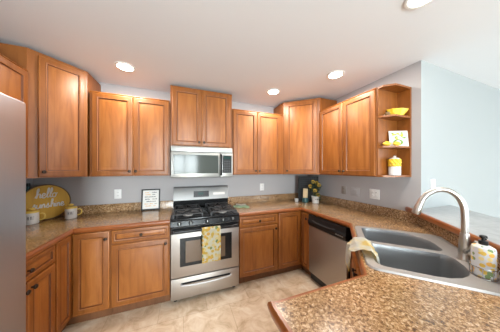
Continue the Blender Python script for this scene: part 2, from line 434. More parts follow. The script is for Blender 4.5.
# ---- base cabinets
YF = Yb - FX; XF = Xl + FX; XG = Xr - FX
DT = (.732, .858); DD = (.118, .716)
def base(label, loc, rotz, w_, doors, drawers, depth=FX - .002, toe=True, name='base_cabinet'):
    return cabinet(name, label, loc, rotz, w_, depth, CH, doors, drawers, toe)
base('base cabinet with one drawer and one door left of the range', ((-.659 - .138) / 2, YF, 0), 0, .521, [(-.250, .250, *DD, (.222, .672))], [(-.250, .250, *DT, (.0, .795))])
base('base cabinet with one drawer and one door right of the range', ((.636 + 1.178) / 2, YF, 0), 0, .542, [(-.262, .258, *DD, (.230, .672))], [(-.262, .258, *DT, (.0, .795))])
base('drawer base cabinet beside the refrigerator', (XF, (1.285 + 1.838) / 2, 0), R(90), .553, [(-.268, -.004, *DD, (-.030, .672)), (.004, .262, *DD, (.030, .672))], [(-.268, .262, *DT, (.0, .795))])
def corner_base(label, side):
    if side < 0:
        poly = [(Xl + .001, 1.8385), (XF, 1.8385), (XF, YF), (-.6605, YF), (-.6605, Yb - .001), (Xl + .001, Yb - .001)]
        toe = [(Xl + .02, 1.839), (XF - .055, 1.839), (XF - .055, YF + .055), (-.661, YF + .055), (-.661, Yb - .02), (Xl + .02, Yb - .02)]
    else:
        poly = [(1.1785, YF), (XG, YF), (XG, 1.874), (Xr - .001, 1.874), (Xr - .001, Yb - .001), (1.1785, Yb - .001)]
        toe = [(1.179, YF + .055), (XG + .055, YF + .055), (XG + .055, 1.875), (Xr - .02, 1.875), (Xr - .02, Yb - .02), (1.179, Yb - .02)]
    t = thing('corner_base_cabinet', label, 'cabinet', (0, 0, 0))
    obj('body', prism(bmesh.new(), poly, .10, CH), 'frame_wood', t)
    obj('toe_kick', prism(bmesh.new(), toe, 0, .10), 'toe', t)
    if side < 0:
        door(t, 1.846, YF - .021, .118, .858, None, 'door', -XF, (0, 0), R(90))
        door(t, XF + .021, -.666, .118, .858, (-.690, .79), 'door', YF)
    else:
        door(t, 1.192, XG - .022, .118, .858, None, 'door', YF)
        door(t, -YF + .021, -1.880, .118, .858, (-1.905, .79), 'door', XG, (0, 0), R(-90))
    return t
corner_base('corner base cabinet under the round yellow sign', -1)
corner_base('corner base cabinet between the range side and the dishwasher', 1)

# ---- worktop geometry
Cz0, Cz1 = .874, .914
FL = Xl + .648; FB = Yb - .648; FR = 1.532
P1 = (FR, 1.262); P2 = (.86, .640)
NOSE = [(0, Cz0 - .006), (-.012, Cz0 - .006), (-.020, Cz0 + .002), (-.023, Cz0 + .018), (-.020, Cz1 - .008), (-.012, Cz1), (0, Cz1)]
NOSE_R = [(-o_, z) for o_, z in NOSE]
i_ = .023
# left run
t = thing('left_countertop', 'speckled brown countertop carrying the round sign and framed print', 'countertop')
obj('slab', prism(bmesh.new(), [(Xl + .001, 1.285), (FL - i_, 1.285), (FL - i_, FB + i_), (-.136, FB + i_), (-.136, Yb - .001), (Xl + .001, Yb - .001)], Cz0, Cz1), 'granite', t)
obj('wood_edge', sweep(bmesh.new(), [(FL - i_, 1.285), (FL - i_, FB + i_), (-.136, FB + i_)], NOSE), 'edge', t)
obj('backsplash', sweep(bmesh.new(), [(Xl + .001, 1.285), (Xl + .001, Yb - .001), (-.136, Yb - .001)], [(0, Cz1), (-.02, Cz1), (-.02, 1.012), (-.018, 1.016), (0, 1.016)]), 'granite', t)
# right run with the sink cut-out
a40 = R(43); s1 = Vector((math.cos(a40), math.sin(a40))); s2 = Vector((math.sin(a40), -math.cos(a40)))
SN = Vector((.937, .657)); SL, SD = .775, .575
def sk(u, v): p = SN + s1 * u + s2 * v; return (p.x, p.y)
def bar_face(s, t_): return bw(s, t_)
hole = [sk(u + SL / 2, v + SD / 2) for u, v in rrect(0, 0, SL / 2 - .018, SD / 2 - .018, .05, 4)]
wA = bw(.004, -.002); wB = bw(1.60, -.002)
t = thing('sink_countertop', 'speckled brown countertop around the sink and along the peninsula', 'countertop')
outer = [(.634, FB + i_), (FR + i_, FB + i_), (P1[0] + i_ * .98, P1[1] - .008), (P2[0] + .012, P2[1] - i_), (.352, .640 - i_), (.335 + .007, .62), (.335 + .004, .60), (.339, -.03), (1.02, -.03)]
outer += [bw(1.55, -.003), (Xr - .003, Yw + .002), (Xr - .001, Yb - .001), (.634, Yb - .001)]
obj('slab', prism(bmesh.new(), outer, Cz0, Cz1, hole), 'granite', t)
path = [(.634, FB + i_), (FR + i_, FB + i_), (P1[0] + i_ * .98, P1[1] - .008), (P2[0] + .012, P2[1] - i_), (.352, .640 - i_), (.342, .62), (.339, .60), (.339, -.03)]
obj('wood_edge', sweep(bmesh.new(), path, NOSE_R[:0] or NOSE), 'edge', t)
obj('backsplash', sweep(bmesh.new(), [(.634, Yb - .001), (Xr - .001, Yb - .001), (Xr - .001, Yw + .004), bw(1.55, -.001)], [(0, Cz1), (-.02, Cz1), (-.02, 1.012), (-.018, 1.016), (0, 1.016)]), 'granite', t)
# bar top
t = thing('bar_top', 'raised pale bar top with wood edge behind the faucet', 'bar top')
fo = -.095
n0 = bw(0, fo + i_)
ex = Xr - .004
def bar_x(v, X): # point on the line offset v with the given X
    s = (W0.x + b2.x * v - X) / b1.x; return bw(s, v)
fA = bar_x(fo + i_, ex)
sY = (W0.y + b2.y * .40 - (Yw - .003)) / b1.y
obj('slab', prism(bmesh.new(), [fA, bw(1.60, fo + i_), bw(1.60, .40), bw(sY, .40), (ex, Yw - .003)], 1.022, 1.062), 'bar', t)
NB = [(0, 1.018), (-.014, 1.017), (-.023, 1.024), (-.027, 1.040), (-.023, 1.058), (-.014, 1.065), (0, 1.064)]
obj('wood_edge', sweep(bmesh.new(), [fA, bw(1.60, fo + i_)], NB), 'edge', t)

# sink base and peninsula cabinets
t = thing('sink_base_cabinet', 'angled sink base cabinet under the double bowl sink', 'cabinet')
ang = math.atan2(P1[1] - P2[1], P1[0] - P2[0])
q1 = (XG + .002, 1.258); q2 = (.905, .60)
nrm = Vector((math.sin(ang), -math.cos(ang)))
obj('body', prism(bmesh.new(), [q1, q2, (.907, .02), (1.05, .02), bw(1.48, -.03), (Xr - .024, Yw + .03), (Xr - .024, 1.258)], .10, .66), 'wood', t)
obj('front_frame', prism(bmesh.new(), [q1, (q1[0] + .022, q1[1] - .001), (q2[0] + .022, q2[1] - .001), q2], .66, CH), 'wood', t)
dl = math.dist(q1, q2); mid = ((q1[0] + q2[0]) / 2, (q1[1] + q2[1]) / 2); rz = math.atan2(q2[1] - q1[1], q2[0] - q1[0])
door(t, -dl / 2 + .06, -.004, .118, .716, (-.03, .672), 'door', -.001, mid, rz)
door(t, .004, dl / 2 - .06, .118, .716, (.03, .672), 'door', -.001, mid, rz)
cabinet('peninsula_cabinet', 'peninsula base cabinet with a bare wood end in front of the camera', (.637, .60, 0), R(180), .532, .60, CH,
        [(-.255, -.004, *DD, (-.03, .672)), (.004, .255, *DD, (.03, .672))], [(-.255, .255, *DT, (0, .795))], True)

# ------------------------------------------------------------------ range
t = thing('gas_range', 'stainless gas range with black cooktop between the base cabinets', 'range', (.248, Yb - .66, 0))
hw = .377
obj('body', B(-hw, hw, .03, .64, .04, .895, .003, 1), 'plastic_black', t)
for sx_ in (-1, 1):
    for y in (.08, .58): obj('foot', lathe(bmesh.new(), [(.018, 0), (.018, .04)], 10, (sx_ * .33, y, 0)), 'plastic_black', t)
bm = B(-hw - .002, hw + .002, -.005, .60, .895, .918, .006, 2)
obj('cooktop', bm, 'black', t)
for sx_ in (-1, 1):
    for y in (.14, .42):
        b_ = obj('burner', lathe(bmesh.new(), [(.055, .9185), (.055, .926), (.046, .934), (.038, .935)], 20, (sx_ * .20, y, 0)), 'burner', t)
        obj('burner_cap', lathe(bmesh.new(), [(.034, .935), (.034, .942), (.028, .946)], 20, (sx_ * .20, y, 0)), 'iron', b_)
    bm = bmesh.new(); x = sx_ * .20; h = .962
    for xx in (x - .15, x + .15): box(bm, xx - .006, xx + .006, .03, .55, h - .012, h, .002, 1)
    for yy in (.03, .28, .55): box(bm, x - .15, x + .15, yy - .006, yy + .006, h - .012, h, .002, 1)
    for yy in (.14, .42):
        for k in range(8):
            a = k * PI / 4 + PI / 8; ra, rb = .035, .105
            tube(bm, [(x + ra * math.cos(a), yy + ra * math.sin(a), h - .004), (x + rb * math.cos(a), yy + rb * math.sin(a), h - .004), (x + min(1, 1.15) * .13 * math.cos(a), yy + .12 * math.sin(a), h - .008)], .006, 6)
    for xx in (x - .15, x + .15):
        for yy in (.03, .55): box(bm, xx - .008, xx + .008, yy - .008, yy + .008, .918, h - .010)
    obj('grate', bm, 'iron', t)
# sloped control panel
bm = bmesh.new()
pr = [(.03, .835), (-.012, .835), (-.018, .842), (-.004, .893), (.03, .893)]
va = [bm.verts.new((-hw, y, z)) for y, z in pr]; vb = [bm.verts.new((hw, y, z)) for y, z in pr]
for i in range(5): bm.faces.new((va[i], va[(i + 1) % 5], vb[(i + 1) % 5], vb[i]))
bm.faces.new(va); bm.faces.new(vb)
cp = obj('control_panel', bm, 'black', t)
for x in (-.29, -.175, .0, .175, .29):
    k = obj('knob', lathe(bmesh.new(), [(.022, 0), (.022, .012), (.017, .016), (.016, .030), (.013, .032)], 18, (0, 0, 0), axis='y'), 'plastic_black', cp, (x, -.011, .868), (R(-15), 0, 0))
    obj('knob_mark', B(-.002, .002, -.034, -.0325, -.012, .012), 'steel_light', k)
# oven door
dr = obj('oven_door', B(-hw + .002, hw - .002, -.0, .03, .288, .828, .006, 2), 'steel', t)
obj('door_band', B(-hw + .004, hw - .004, -.004, .0, .758, .826, .0015, 1), 'black', dr)
wn = obj('window', B(-.285, .285, -.0035, .001, .402, .708, .0015, 1), 'black', dr)
obj('window_pane', B(-.228, .205, -.0050, -.003, .440, .672), 'glass_black', wn)
bm = bmesh.new(); tube(bm, smooth_path([(-.355, -.004, .790), (-.350, -.040, .795), (-.31, -.050, .797), (0, -.050, .797), (.31, -.050, .797), (.350, -.040, .795), (.355, -.004, .790)], 5), .0125, 12)
obj('door_handle', bm, 'black', dr)
dw_ = obj('storage_drawer', B(-hw + .002, hw - .002, .0, .03, .055, .278, .006, 2), 'steel', t)
bm = bmesh.new(); tube(bm, smooth_path([(-.27, -.002, .212), (-.255, -.020, .208), (-.1, -.028, .201), (.1, -.028, .201), (.255, -.020, .208), (.27, -.002, .212)], 5), .009, 10)
obj('drawer_handle', bm, 'satin', dw_)
obj('drawer_recess', B(-.275, .275, -.0015, .001, .208, .228), 'plastic_black', dw_)
# back guard
bm = bmesh.new()
pr = [(.61, .895), (.60, .918), (.578, .925), (.570, 1.02), (.60, 1.02), (.645, 1.02), (.645, .895)]
va = [bm.verts.new((-hw, y, z)) for y, z in pr]; vb = [bm.verts.new((hw, y, z)) for y, z in pr]
n = len(pr)
for i in range(n): bm.faces.new((va[i], va[(i + 1) % n], vb[(i + 1) % n], vb[i]))
bm.faces.new(va); bm.faces.new(vb)
obj('lower_guard', bm, 'black', t)
bm = bmesh.new()
pr = [(.545, 1.022), (.572, 1.180), (.582, 1.196), (.600, 1.202), (.645, 1.202), (.645, 1.022)]
va = [bm.verts.new((-hw, y, z)) for y, z in pr]; vb = [bm.verts.new((hw, y, z)) for y, z in pr]
n = len(pr)
for i in range(n): bm.faces.new((va[i], va[(i + 1) % n], vb[(i + 1) % n], vb[i]))
bm.faces.new(va); bm.faces.new(vb)
bg_ = obj('back_guard', bm, 'steel_mid', t)
sl_ = math.atan2(.027, .158)
dp = obj('display', B(-.105, .105, -.003, .001, -.042, .042, .001, 1), 'plastic_black', bg_, (-.012, .5575, 1.098), (-sl_, 0, 0))
obj('clock_screen', B(-.045, .03, -.004, -.0025, -.010, .022), 'display', dp)
for k in range(6): obj('button', B(-.088 + k * .032, -.070 + k * .032, -.0042, -.0025, -.034, -.022), 'iron', dp)
obj('control_strip', B(-.085, .085, -.002, .001, -.016, .016), 'steel', bg_, (.24, .5575, 1.095), (-sl_, 0, 0))

# towel over the oven handle
bm = bmesh.new()
def sheet(bm, f, nu, nv, th=0, mi=0):
    V = [[bm.verts.new(f(i / nu, j / nv)) for j in range(nv + 1)] for i in range(nu + 1)]
    for i in range(nu):
        for j in range(nv): bm.faces.new((V[i][j], V[i + 1][j], V[i + 1][j + 1], V[i][j + 1])).material_index = mi
    if th:
        r = bmesh.ops.solidify(bm, geom=list(bm.faces), thickness=th)
    return bm
def tow(u, v):
    x = .185 + .20 * u + .004 * math.sin(v * 5)
    L1 = .36; L2 = .22; arc = .03 * PI / 2 * 1.2; s = v * (L1 + L2 + arc)
    hy, hz, r = -.050, .797, .019
    wv = .006 * math.sin(u * 9 + 1) + .003 * math.sin(u * 17)
    if s < L1: return (x, Yb - .66 + hy - r - abs(wv) * (1 - s / L1) , hz - L1 + s)
    if s < L1 + arc:
        a = PI * (s - L1) / arc
        return (x, Yb - .66 + hy - r * math.cos(a), hz + r * math.sin(a))
    return (x, Yb - .66 + hy + r , hz - (s - L1 - arc))
sheet(bm, tow, 14, 40, .004)
tag(obj('kitchen_towel', bm, 'lemon_cloth'), 'lemon printed towel hanging over the oven door handle', 'towel')

# ------------------------------------------------------------------ microwave
t = thing('microwave', 'over the range stainless microwave with dark glass door', 'microwave', (.2345, Yb - .40, 1.346))
mw = .378; mh = .388
obj('body', B(-mw, mw, .02, .398, 0, mh, .003, 1), 'plastic_black', t)
vt = obj('vent', B(-mw, mw, -.0, .02, .318, mh - .004, .004, 2), 'steel_light', t)
bm = bmesh.new()
for k in range(1): box(bm, -mw + .02, mw - .02, -.002, .001, .318, .321)
obj('vent_slot', bm, 'slot', vt)
md = obj('door', B(-mw, .205, -.012, .02, .004, .314, .005, 2), 'steel_light', t)
mwn = obj('window', B(-.345, .185, -.0145, -.011, .052, .282, .002, 1), 'glass_mw', md)
bm = bmesh.new(); tube(bm, smooth_path([(.222, -.010, .030), (.222, -.040, .045), (.222, -.046, .16), (.222, -.040, .275), (.222, -.010, .290)], 5), .011, 10)
obj('handle', bm, 'plastic_black', md)
mc = obj('control_panel', B(.212, mw, -.012, .02, .004, .314, .004, 2), 'steel_light', t)
kp = obj('keypad', B(.243, .362, -.0140, -.011, .055, .285, .002, 1), 'plastic_black', mc)
obj('display', B(.255, .350, -.0150, -.0135, .238, .272), 'display', kp)
for r_ in range(5):
    for c_ in range(3): obj('button', B(.258 + c_ * .032, .282 + c_ * .032, -.0150, -.0135, .072 + r_ * .031, .092 + r_ * .031), 'iron', kp)
bm = bmesh.new()
for k in range(5): box(bm, -.088 + k * .013, -.080 + k * .013, -.0135, -.0115, .026, .032)
obj('badge', bm, 'burner', md)

# ------------------------------------------------------------------ dishwasher
t = thing('dishwasher', 'stainless dishwasher with black control strip beside the sink', 'dishwasher', (XG, (1.874 + 1.296) / 2, 0), R(-90))
dw2 = .286
obj('tub', B(-dw2, dw2, .01, .57, .02, .865), 'plastic_black', t)
dd = obj('door', B(-dw2 + .002, dw2 - .002, -.022, .01, .115, .715, .006, 2), 'steel', t)
bm = bmesh.new()
pr = [(.01, .722), (-.026, .722), (-.036, .735), (-.040, .775), (-.030, .790), (-.030, .815), (-.026, .862), (.01, .862)]
va = [bm.verts.new((-dw2 + .002, y, z)) for y, z in pr]; vb = [bm.verts.new((dw2 - .002, y, z)) for y, z in pr]
n = len(pr)
for i in range(n): bm.faces.new((va[i], va[(i + 1) % n], vb[(i + 1) % n], vb[i]))
bm.faces.new(va); bm.faces.new(vb)
dc = obj('control_panel', bm, 'plastic_black', t)
bm = bmesh.new(); tube(bm, smooth_path([(-.20, -.036, .800), (-.1, -.040, .788), (.05, -.040, .786), (.15, -.036, .800)], 6), .006, 8)
obj('pull_handle', bm, 'iron', dc)
for k in range(4): obj('button', B(.16 + k * .026, .178 + k * .026, -.041, -.036, .752, .762), 'burner', dc)
obj('kick_plate', B(-dw2 + .002, dw2 - .002, .045, .06, .0, .11), 'plastic_black', t)
for x in (-.25, .25): obj('foot', lathe(bmesh.new(), [(.02, 0), (.02, .03)], 8, (x, .3, 0)), 'plastic_black', t)

# ------------------------------------------------------------------ refrigerator
t = thing('refrigerator', 'tall grey stainless refrigerator at the left edge of the photo', 'refrigerator', (Xl + .72, (.355 + 1.265) / 2 + .014, 0), R(90))
obj('body', B(-.452, .452, .0, .70, .02, 1.775, .004, 1), 'fridge', t)
for x0, x1, hx in ((-.453, -.098, -.135), (-.092, .453, -.055)):
    d = obj('door', B(x0, x1, -.078, -.006, .09, 1.802, .010, 2), 'fridge', t)
    bm = bmesh.new(); tube(bm, smooth_path([(hx, -.075, .55), (hx, -.125, .60), (hx, -.128, 1.0), (hx, -.125, 1.50), (hx, -.075, 1.55)], 5), .012, 10)
    obj('handle', bm, 'chrome', d)
for x in (-.40, .41): obj('hinge_cover', B(x - .04, x + .04, -.004, .09, 1.775, 1.824, .008, 2), 'plastic_black', t)
obj('base_grille', B(-.45, .45, -.03, 0, .01, .085), 'plastic_black', t)
for x in (-.4, .4):
    for y in (.05, .65): obj('foot', lathe(bmesh.new(), [(.025, 0), (.025, .02)], 8, (x, y, 0)), 'plastic_black', t)

# ------------------------------------------------------------------ sink
t = thing('double_bowl_sink', 'grey double bowl drop-in sink in the angled corner counter', 'sink', (SN.x, SN.y, Cz1), a40)
# local: x along the front, -y towards the back (v = -y)
zt = .011
def ring(bm, loop, z): return [bm.verts.new((x, y, z)) for x, y in loop]
bm = bmesh.new()
outer_l = rrect(SL / 2, -SD / 2, SL / 2, SD / 2, .055, 5)
BW = [(.042, .366), (.412, SL - .042)]; BV = (.042, .470)
holes = [rrect((a + b) / 2, -(BV[0] + BV[1]) / 2, (b - a) / 2, (BV[1] - BV[0]) / 2, .06, 5, ([.15, .06, .05, .05] if q == 2 else ([.05, .05, .05, .19] if q == 1 else [.05, .05, .19, .05]))) for q, (a, b) in enumerate(BW)]
es = []; loops = []
for lp in [outer_l] + holes:
    vs = ring(bm, lp, zt); loops.append(vs)
    es += [bm.edges.new((vs[i], vs[(i + 1) % len(vs)])) for i in range(len(vs))]
bmesh.ops.triangle_fill(bm, use_beauty=True, use_dissolve=False, edges=es)
lo = ring(bm, [(SL / 2 + (x - SL / 2) * 1.012, -SD / 2 + (y + SD / 2) * 1.016) for x, y in outer_l], .001)
for i in range(len(lo)): bm.faces.new((loops[0][i], loops[0][(i + 1) % len(lo)], lo[(i + 1) % len(lo)], lo[i]))
obj('rim', bm, 'sink', t)
for lp in holes:
    bm = bmesh.new()
    cx = sum(p[0] for p in lp) / len(lp); cy = sum(p[1] for p in lp) / len(lp)
    rows = []
    for k, z in ((1, zt), (.985, zt - .006), (.965, -.02), (.95, -.15), (.92, -.178), (.85, -.190), (.3, -.193)):
        rows.append(ring(bm, [(cx + (x - cx) * k, cy + (y - cy) * k) for x, y in lp], z))
    for a, b in zip(rows, rows[1:]):
        for i in range(len(a)): bm.faces.new((a[i], a[(i + 1) % len(a)], b[(i + 1) % len(a)], b[i]))
    bm.faces.new(rows[-1])
    bo = obj('bowl', bm, 'sink_bowl', t)
    obj('drain', lathe(bmesh.new(), [(.042, -.1925), (.042, -.189), (.030, -.1885), (.028, -.191)], 20, (cx, cy, 0)), 'chrome', bo)

# faucet
fb = Vector((1.530, .506)); zf = Cz1 + zt
t = thing('faucet', 'brushed nickel high arc faucet behind the double bowl sink', 'faucet', (fb.x, fb.y, zf), math.atan2(.766, -.643))
# local +x points over the bowls
obj('base', lathe(bmesh.new(), [(.031, 0), (.031, .006), (.026, .014), (.0245, .06), (.0235, .11), (.0195, .150), (.0185, .155)], 24), 'nickel', t)
sp = smooth_path([(0, 0, .15), (0, 0, .24), (.004, 0, .305), (.025, 0, .362), (.065, 0, .398), (.110, 0, .402), (.155, 0, .375), (.183, 0, .335)], 8)
obj('spout', tube(bmesh.new(), sp, .0152, 16), 'nickel', t)
hd = [(.181, 0, .338), (.190, 0, .315), (.2, 0, .285), (.212, 0, .248), (.2145, 0, .241)]
obj('spray_head', tube(bmesh.new(), hd, [.0162, .0175, .0200, .0225, .019], 18), 'nickel', t)
bm = bmesh.new(); tube(bm, [(0, .015, .055), (0, .045, .062)], [.018, .017], 14)
lv = obj('lever_base', bm, 'nickel', t)
obj('lever', tube(bmesh.new(), smooth_path([(0, .040, .062), (-.004, .060, .085), (-.010, .072, .118), (-.014, .078, .135)], 4), [.016] * 4 + [.014] * 4 + [.010] * 5, 10), 'nickel', lv)

# soap bottle and wire caddy on the sink deck
bx, by = sk(.150, .496)
t = thing('soap_bottle', 'lemon patterned soap bottle with black pump on the sink edge', 'soap bottle', (bx, by, zf + .004), a40)
obj('bottle', lathe(bmesh.new(), [(.035, 0), (.0410, .004), (.0420, .012), (.0420, .130), (.0395, .140), (.026, .148), (.014, .151), (.014, .158)], 28, sx=1.08, sy=.9), 'lemon_label', t)
pb = obj('pump', lathe(bmesh.new(), [(.015, .152), (.016, .154), (.016, .170), (.007, .172), (.006, .182), (.013, .184), (.013, .194), (.009, .197)], 18), 'plastic_black', t)
bm = bmesh.new(); tube(bm, [(0, 0, .190), (-.02, .006, .191), (-.034, .01, .186)], [.006, .005, .004], 8)
obj('nozzle', bm, 'plastic_black', pb)
t = thing('sink_caddy', 'chrome wire caddy holding the lemon patterned soap bottle', 'caddy', (bx, by, zf), a40)
bm = bmesh.new()
ringp = lambda z, rx, ry: [(rx * math.cos(2 * PI * k / 32), ry * math.sin(2 * PI * k / 32), z) for k in range(32)]
tube(bm, ringp(.0025, .0485, .041), .002, 6, closed=True)
tube(bm, ringp(.050, .0495, .042), .0022, 6, closed=True)
for k in range(8):
    a = k * PI / 4 + .2; tube(bm, [(.0485 * math.cos(a), .041 * math.sin(a), .0025), (.0495 * math.cos(a), .042 * math.sin(a), .050)], .0018, 6)
obj('wire_basket', bm, 'chrome', t)
bm = bmesh.new(); lathe(bm, [(.011, 0), (.011, .048), (.009, .052)], 14, (-.03, -.060, 0))
tube(bm, [(-.024, -.038, .046), (-.029, -.054, .046)], .003, 6)
obj('post', bm, 'chrome', t)

# towel over the sink's front edge
bm = bmesh.new()
def tow2(u, v):
    # u across (along the front), v from outside tail to inside tail
    uu = .115 + .215 * u
    tl = .55 + .75 * (math.sin(u * 5.2 + .9) ** 2)
    path = [(-.088, -.112 * tl), (-.084, -.05 * tl), (-.076, .000), (-.045, .022), (.0, .030), (.035, .028), (.060, .012), (.066, -.03), (.072, -.085 + .05 * abs(u - .5))]
    n = len(path) - 1; x = v * n; i = min(int(x), n - 1); f = x - i
    p = path[i]; q = path[i + 1]
    vv = p[0] + (q[0] - p[0]) * f; z = p[1] + (q[1] - p[1]) * f
    if v < .3: uu = .215 + (uu - .215) * (1 - .30 * (1 - v / .3)) - .02 * (1 - v / .3)
    z += .006 * math.sin(u * 11 + v * 5) + .004 * math.sin(u * 21 + v * 13) + .003 * math.sin(v * 31 + u * 3) + .008
    vv += .006 * math.sin(u * 13 + v * 7) - (.004 if v < .3 else 0)
    x_, y_ = sk(uu, vv + .004 * math.sin(u * 14))
    return (x_, y_, Cz1 + zt + z)
sheet(bm, tow2, 22, 32, .006)
tag(obj('dish_towel', bm, 'yellow_cloth'), 'crumpled cream and yellow towel draped over the sink front edge', 'towel')

# ------------------------------------------------------------------ recessed ceiling lights
def can(x, y, label, power=CAN_POWER):
    t = thing('recessed_light', label, 'ceiling light', (x, y, Zc), 0, None)
    bm = bmesh.new(); lathe(bm, [(.092, -.0005), (.092, -.006), (.084, -.009), (.072, -.007), (.072, -.0005)], 32)
    obj('trim_ring', bm, 'trim', t)
    obj('lens', lathe(bmesh.new(), [(.071, -.001), (.071, -.0055), (.05, -.0065)], 28), 'glow', t)
    l = bpy.data.lights.new('lamp', 'AREA'); l.shape = 'DISK'; l.size = .13; l.energy = power; l.color = (1, .93, .84)
    lo_ = bpy.data.objects.new('lamp', l); C.objects.link(lo_); lo_.parent = t; lo_.location = (0, 0, -.012)
can(-.567, 2.16, 'lit recessed ceiling light in front of the wall cabinet left of the range')
can(1.155, 2.13, 'lit recessed ceiling light in front of the cabinet right of the range')
can(1.60, 1.497, 'lit recessed ceiling light in front of the right wall cabinet')
can(1.375, .622, 'lit recessed ceiling light above the sink at the top edge')

# ------------------------------------------------------------------ wall plates
def plate(name, label, cat, loc, rotz, w_, h, col, gangs, style='outlet'):
    t = thing(name, label, cat, loc, rotz)
    obj('cover', B(-w_ / 2, w_ / 2, -.006, 0, -h / 2, h / 2, .002, 2), col, t)
    for g in range(gangs):
        x = (g - (gangs - 1) / 2) * .046
        if style == 'outlet':
            for z in (-.02, .02):
                so = obj('socket', lathe(bmesh.new(), [(.0145, 0), (.0145, .002), (.013, .0025)], 16, (x, -.0055, z), axis='y'), col, t)
                bm = bmesh.new(); box(bm, x - .007, x - .004, -.0085, -.0075, z - .003, z + .006); box(bm, x + .004, x + .007, -.0085, -.0075, z - .003, z + .006)
                obj('slots', bm, 'slot', so)
        else:
            obj('rocker', B(x - .016, x + .016, -.010, -.005, -.033, .033, .002, 1), col, t)
    return t
plate('wall_outlet', 'white outlet on the back wall left of the framed print', 'outlet', (-.78, Yb, 1.135), 0, .075, .118, 'plate', 1)
plate('wall_outlet', 'white outlet on the back wall right of the range', 'outlet', (1.231, Yb, 1.15), 0, .075, .118, 'plate', 1)
plate('wall_outlet', 'brown outlet on the right wall beside the yellow flowers', 'outlet', (Xr, 1.879, 1.149), R(-90), .072, .115, 'plate_grey', 1)
plate('wall_switch', 'faint white blank plate between the brown and double outlets', 'switch', (Xr, 1.70, 1.142), R(-90), .115, .115, 'wall', 2, 'rocker')
plate('wall_outlet', 'white double outlet on the right wall nearest the open shelves', 'outlet', (Xr, 1.445, 1.148), R(-90), .120, .118, 'plate', 2)
plate('light_switch', 'white light switch on the pale wall behind the faucet', 'switch', (2.366, Yw, 1.29), 0, .075, .12, 'plate', 1, 'rocker')

# ------------------------------------------------------------------ counter things, left corner
def cursive(word):
    G = {
     'h': ([[(0, .1), (.30, 1.0), (.46, 1.8), (.36, 2.15), (.22, 1.7), (.2, 0)], [(.2, .0), (.34, .75), (.58, .95), (.72, .7), (.72, .1), (.98, .2)]], .95),
     'e': ([[(0, .3), (.42, .55), (.48, .88), (.25, 1.0), (.05, .6), (.15, .08), (.42, 0), (.72, .3)]], .68),
     'l': ([[(0, .2), (.36, 1.3), (.40, 2.0), (.24, 2.1), (.14, 1.0), (.2, .1), (.5, .15)]], .48),
     'o': ([[(.35, 1), (.05, .7), (.1, .1), (.45, .05), (.6, .6), (.35, 1), (.55, .82), (.85, .9)]], .8),
     's': ([[(0, .1), (.38, 1.1), (.36, .7), (.56, .3), (.4, 0), (.1, .1)], [(.4, .0), (.8, .3)]], .72),
     'u': ([[(0, .9), (.05, .2), (.3, 0), (.55, .3), (.6, .95), (.62, .15), (.88, .2)]], .86),
     'n': ([[(0, .9), (.05, 0)], [(.05, 0), (.14, .6), (.36, .95), (.52, .7), (.52, .1), (.78, .2)]], .78),
     'i': ([[(0, .9), (.05, .1), (.3, .15)], [(.08, 1.3), (.12, 1.34)]], .32)}
    x = 0; st = []
    for c in word:
        g, w_ = G[c]
        st += [[(x + px + .12 * py, py) for px, py in s] for s in g]; x += w_
    return st, x
lean = R(-9)
t = thing('round_sign', 'round ochre wooden sign with white script leaning in the left corner', 'sign', (-1.345, 2.501, Cz1 + .003), 0, rot=(lean, 0, R(45)))
rad = .186
obj('board', lathe(bmesh.new(), [(rad - .004, 0), (rad, .004), (rad, .014), (rad - .004, .018)], 56, (0, .018, rad), axis='y'), 'ochre', t)
bm = bmesh.new(); tube(bm, [((rad - .003) * math.cos(2 * PI * k / 56), .001, rad + (rad - .003) * math.sin(2 * PI * k / 56)) for k in range(56)], .006, 6, closed=True)
obj('rim', bm, 'dark_wood', t)
bm = bmesh.new()
for word, cx, cz, sc in (('hello', -.005, .232, .047), ('sunshine', .008, .128, .0405)):
    st, wd = cursive(word)
    for s in st:
        p = smooth_path([(cx + (x - wd / 2) * sc, -.0015, cz + y * sc) for x, y in s], 4)
        tube(bm, p, .0050, 6)
obj('lettering', bm, 'white', t)

def mug(loc, rotz, label, lid='yellow_soft'):
    t = thing('lidded_mug', label, 'mug', loc, rotz)
    bd = obj('body', lathe(bmesh.new(), [(.041, 0), (.046, .004), (.0475, .012), (.0475, .108), (.046, .112), (.043, .110), (.042, .10)], 32), 'white', t)
    bm = bmesh.new(); tube(bm, smooth_path([(.045, 0, .092), (.068, 0, .092), (.082, 0, .078), (.082, 0, .050), (.068, 0, .032), (.045, 0, .030)], 5), .0062, 10)
    obj('handle', bm, lid, t)
    l_ = obj('lid', lathe(bmesh.new(), [(.045, .108), (.050, .111), (.050, .118), (.044, .128), (.026, .133), (.010, .134)], 28), lid, t)
    obj('lid_knob', lathe(bmesh.new(), [(.008, .132), (.012, .138), (.022, .144), (.021, .154), (.008, .160)], 16), lid, l_)
    bm = bmesh.new()   # small dark printing curved round the front
    for a, z0, z1 in ((-118, .048, .082), (-108, .046, .080), (-112, .062, .068), (-94, .050, .080), (-84, .050, .080), (-75, .05, .055), (-72, .062, .067), (-70, .074, .080)):
        a = R(a); c = Vector((math.cos(a), math.sin(a))) * .0476; d = Vector((-c.y, c.x)).normalized() * .0018
        n_ = c.normalized() * .0009
        vs = [bm.verts.new((c.x + s * d.x + k * n_.x, c.y + s * d.y + k * n_.y, z)) for k in (0, 1) for s in (-1, 1) for z in (z0, z1)]
        for f in ((0, 1, 3, 2), (4, 6, 7, 5), (0, 4, 5, 1), (2, 3, 7, 6), (0, 2, 6, 4), (1, 5, 7, 3)): bm.faces.new([vs[i] for i in f])
    obj('lettering', bm, 'ink', bd)
    return t
m1 = mug((-1.150, 2.480, Cz1), R(24), 'white mug with yellow lid and handle at the right end of the round sign')
dup(m1, (-1.394, 2.366, Cz1), R(24), 'white mug with yellow lid beside the refrigerator, in front of the round sign')
